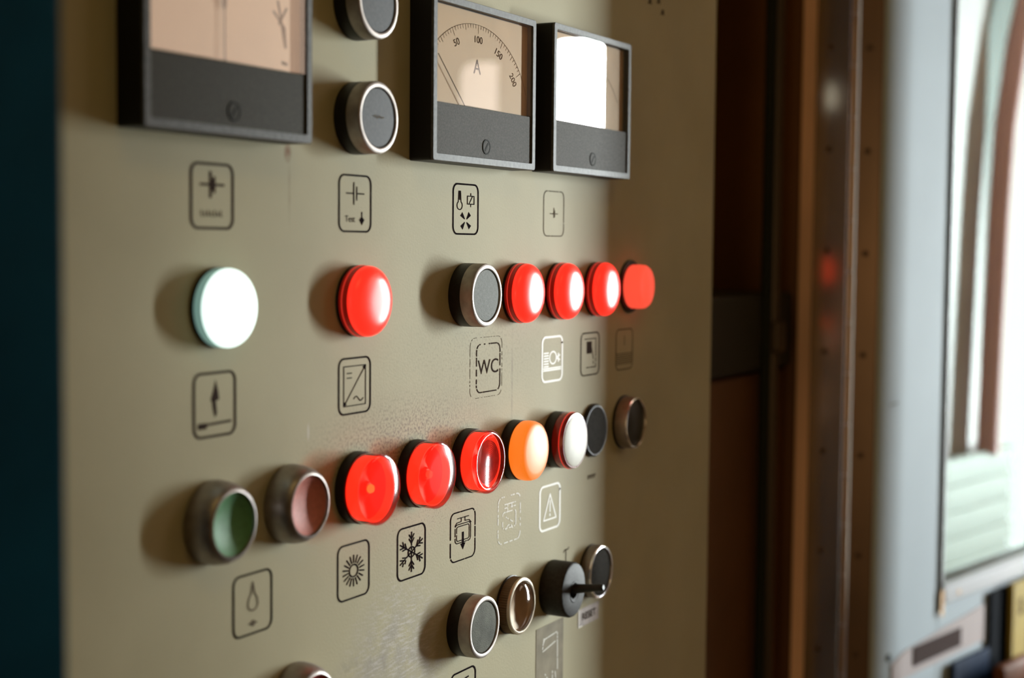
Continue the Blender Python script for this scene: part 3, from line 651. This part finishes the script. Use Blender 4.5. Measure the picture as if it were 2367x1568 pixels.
# door, local x runs along the door, local y into it
DA = -math.radians(12.5)
dr = empty('door_1', (1.1523, -.0390, .0005), DA); dr.scale = (.92, .92, .92); tag(dr, kind='structure')
WS, WB, WT = .1285, -.3000, .62
bm = nb(); box(bm, 0, WS-.002, 0, .022, Z0+.01, Z1-.02, .0010); box(bm, WS-.002, .75, 0, .022, Z0+.01, WB-.021, .0010); link('door_leaf', bm, 'door', dr)
bm = nb(); box(bm, WS-.002, WS+.0015, -.0022, .020, WB-.026, WT, .0006); link('gasket', bm, 'rubber', dr)
bm = nb(); box(bm, WS+.0018, WS+.0060, -.0014, .018, WB, WT, .0006); link('glazing_strip', bm, 'alu', dr)
bm = nb(); box(bm, WS-.002, WS+.004, -.0028, -.0023, WB-.030, WB-.006, .0002); link('corner_piece', bm, 'brass', dr)
bm = nb(); box(bm, WS+.004, .75, -.0035, .020, WB-.020, WB-.004, .001); rl = link('window_rail', bm, 'alu', dr)
bm = nb(); box(bm, WS+.004, .75, -.0020, .018, WB-.0035, WB-.0001); link('seal_strip', bm, 'alu_dark', rl)
bm = nb(); lathe(bm, mm((2.4, 0), (2.2, .6), (0, .8)), 20); o = link('rail_screw', bm, 'brass', rl, True); o.location = (WS+.034, -.0035, WB-.013)
bm = nb(); box(bm, WS+.006, .75, .009, .012, WB, WT); link('glass', bm, 'door_glass', dr)
# rating plate with a barred field, a screw and a scratch
bm = nb(); 
fillpoly(bm, [(36, -356), (60, -349), (226, -336), (226, -371), (36, -374)], 0, h=.0012); o = link('plate_sheet', bm, 'plate_pink', dr)
bm = nb()
for i in range(22): box(bm, .0765+.0045*i, .0765+.0045*i+.0026, -.0022, -.0013, -.3655, -.3490)
link('louvre', bm, 'grille_brown', o)
bm = nb(); fillpoly(bm, [(75.5, -366.5), (175.5, -366.5), (175.5, -348.5), (75.5, -348.5)], -.0012, h=.0001); link('louvre_field', bm, 'rubber', o)
bm = nb(); lathe(bm, mm((3.4, 0), (3.2, .9), (0, 1.2)), 24); o = link('screw', bm, 'rubber', dr, True); o.location = (.0305, 0, -.3492)
bm = nb(); strokes(bm, [[(-8, 0), (-2, .8), (6, 1.2)]], 1.2, 0, h=.0002); o = link('scratch', bm, 'ink_faint', dr); o.location = (.030, 0, -.1275)

# things on the door below its window
def on_door(name, label, cat, s, n, z):
    g = empty(name, Matrix.Translation((1.1523, -.0390, .0005)) @ Matrix.Rotation(DA, 4, 'Z') @ (Vector((s, n, z))*.92), DA); g.scale = (.92, .92, .92); tag(g, label, cat); return g
g = on_door('document_holder', 'dark navy holder fixed to the door under its window', 'holder', 0, 0, -.50)
bm = nb(); box(bm, .150, .2330, -.006, -.0013, 0, .122, .003, 3); link('front_pocket', bm, 'holder', g)
bm = nb(); box(bm, .2340, .50, -.004, -.0005, -.0, .1745, .002); link('back_board', bm, 'holder_dk', g)
g = on_door('booklet', 'yellow booklet marked S standing in the navy holder', 'booklet', .2740, -.0075, -.42)
bm = nb(); box(bm, 0, .115, -.0025, .003, 0, .0965, .001); ck = link('cover', bm, 'yellow', g)
bm = nb(); text(bm, 'S', 22, 19, 71, -.0025, sx=.9, bold=1.1); link('lettering', bm, 'ink_soft', ck)
g = on_door('grip', 'orange brown rounded grip in front of the yellow booklet', 'grip', .2530, -.020, -.452)
bm = nb(); box(bm, -.036, .034, -.006, .006, 0, .060, .0055, 4); link('body', bm, 'orange_h', g, True)
g = on_door('paper_roll', 'white rounded object at the bottom right corner', 'roll', .345, -.050, -.50)
bm = nb(); tube(bm, [(0, 0, 0), (0, 0, .078), (0, 0, .088), (0, 0, .092)], [.036, .036, .031, .02], 40); link('body', bm, 'white_paper', g, True)

# beyond the door glass
vb = Matrix.Translation((1.1523, -.0390, .0005)) @ Matrix.Rotation(DA, 4, 'Z')
def beyond(name, bm, mat, kind='structure', off=.3):
    o = link(name, bm, mat); o.matrix_world = vb @ Matrix.Diagonal((.92, .92, .92, 1)) @ Matrix.Translation((0, off, 0)); tag(o, kind=kind); return o
bm = nb(); box(bm, .45, .955, .005, .03, Z0, Z1); box(bm, .955, 2.2, .005, .03, Z0, -.462); box(bm, .955, 2.2, .005, .03, .30, Z1); beyond('wall_far', bm, 'teal_wall')
bm = nb(); box(bm, .74, .872, -.006, .004, -.281, .75, .002); beyond('trim_3', bm, 'purple_grey')
o = empty('window_6', (0, 0, 0)); o.matrix_world = vb @ Matrix.Diagonal((.92, .92, .92, 1)) @ Matrix.Translation((.972, .30, 0)); tag(o, kind='structure')
bm = nb(); p = rrect(900, 730, 70, 450, -92, 10, False); fillpoly(bm, p, .004, h=.003); link('pane', bm, emit_mat('bright_far_pane', (.97, 1.0, .97), FAR_L), o)
o = link('hanging_strap', tube(nb(), [(.862, -.03, -.278), (.871, -.03, -.1), (.880, -.03, .06), (.892, -.03, .18), (.925, -.03, .30), (.96, -.03, .38)], .016, 20), 'pink_post', None, True)
o.matrix_world = vb @ Matrix.Diagonal((.92, .92, .92, 1)) @ Matrix.Translation((-.012, .3, 0)); tag(o, 'pinkish red vertical post seen through the door glass', 'post'); o.name = 'red_post'
g = empty('slatted_cover', (0, 0, 0)); g.matrix_world = vb @ Matrix.Diagonal((.92, .92, .92, 1)) @ Matrix.Translation((0, .27, 0)); tag(g, 'pale slatted cover behind the lower left corner of the door glass', 'cover')
bm = nb(); box(bm, .70, .925, -.002, .004, -.56, -.272, .002); link('sheet', bm, 'slats', g)
bm = nb()
for i in range(8): box(bm, .702, .923, -.0075, -.0022, -.548+.036*i, -.525+.036*i, .0015)
link('slat_rows', bm, 'slats', g)
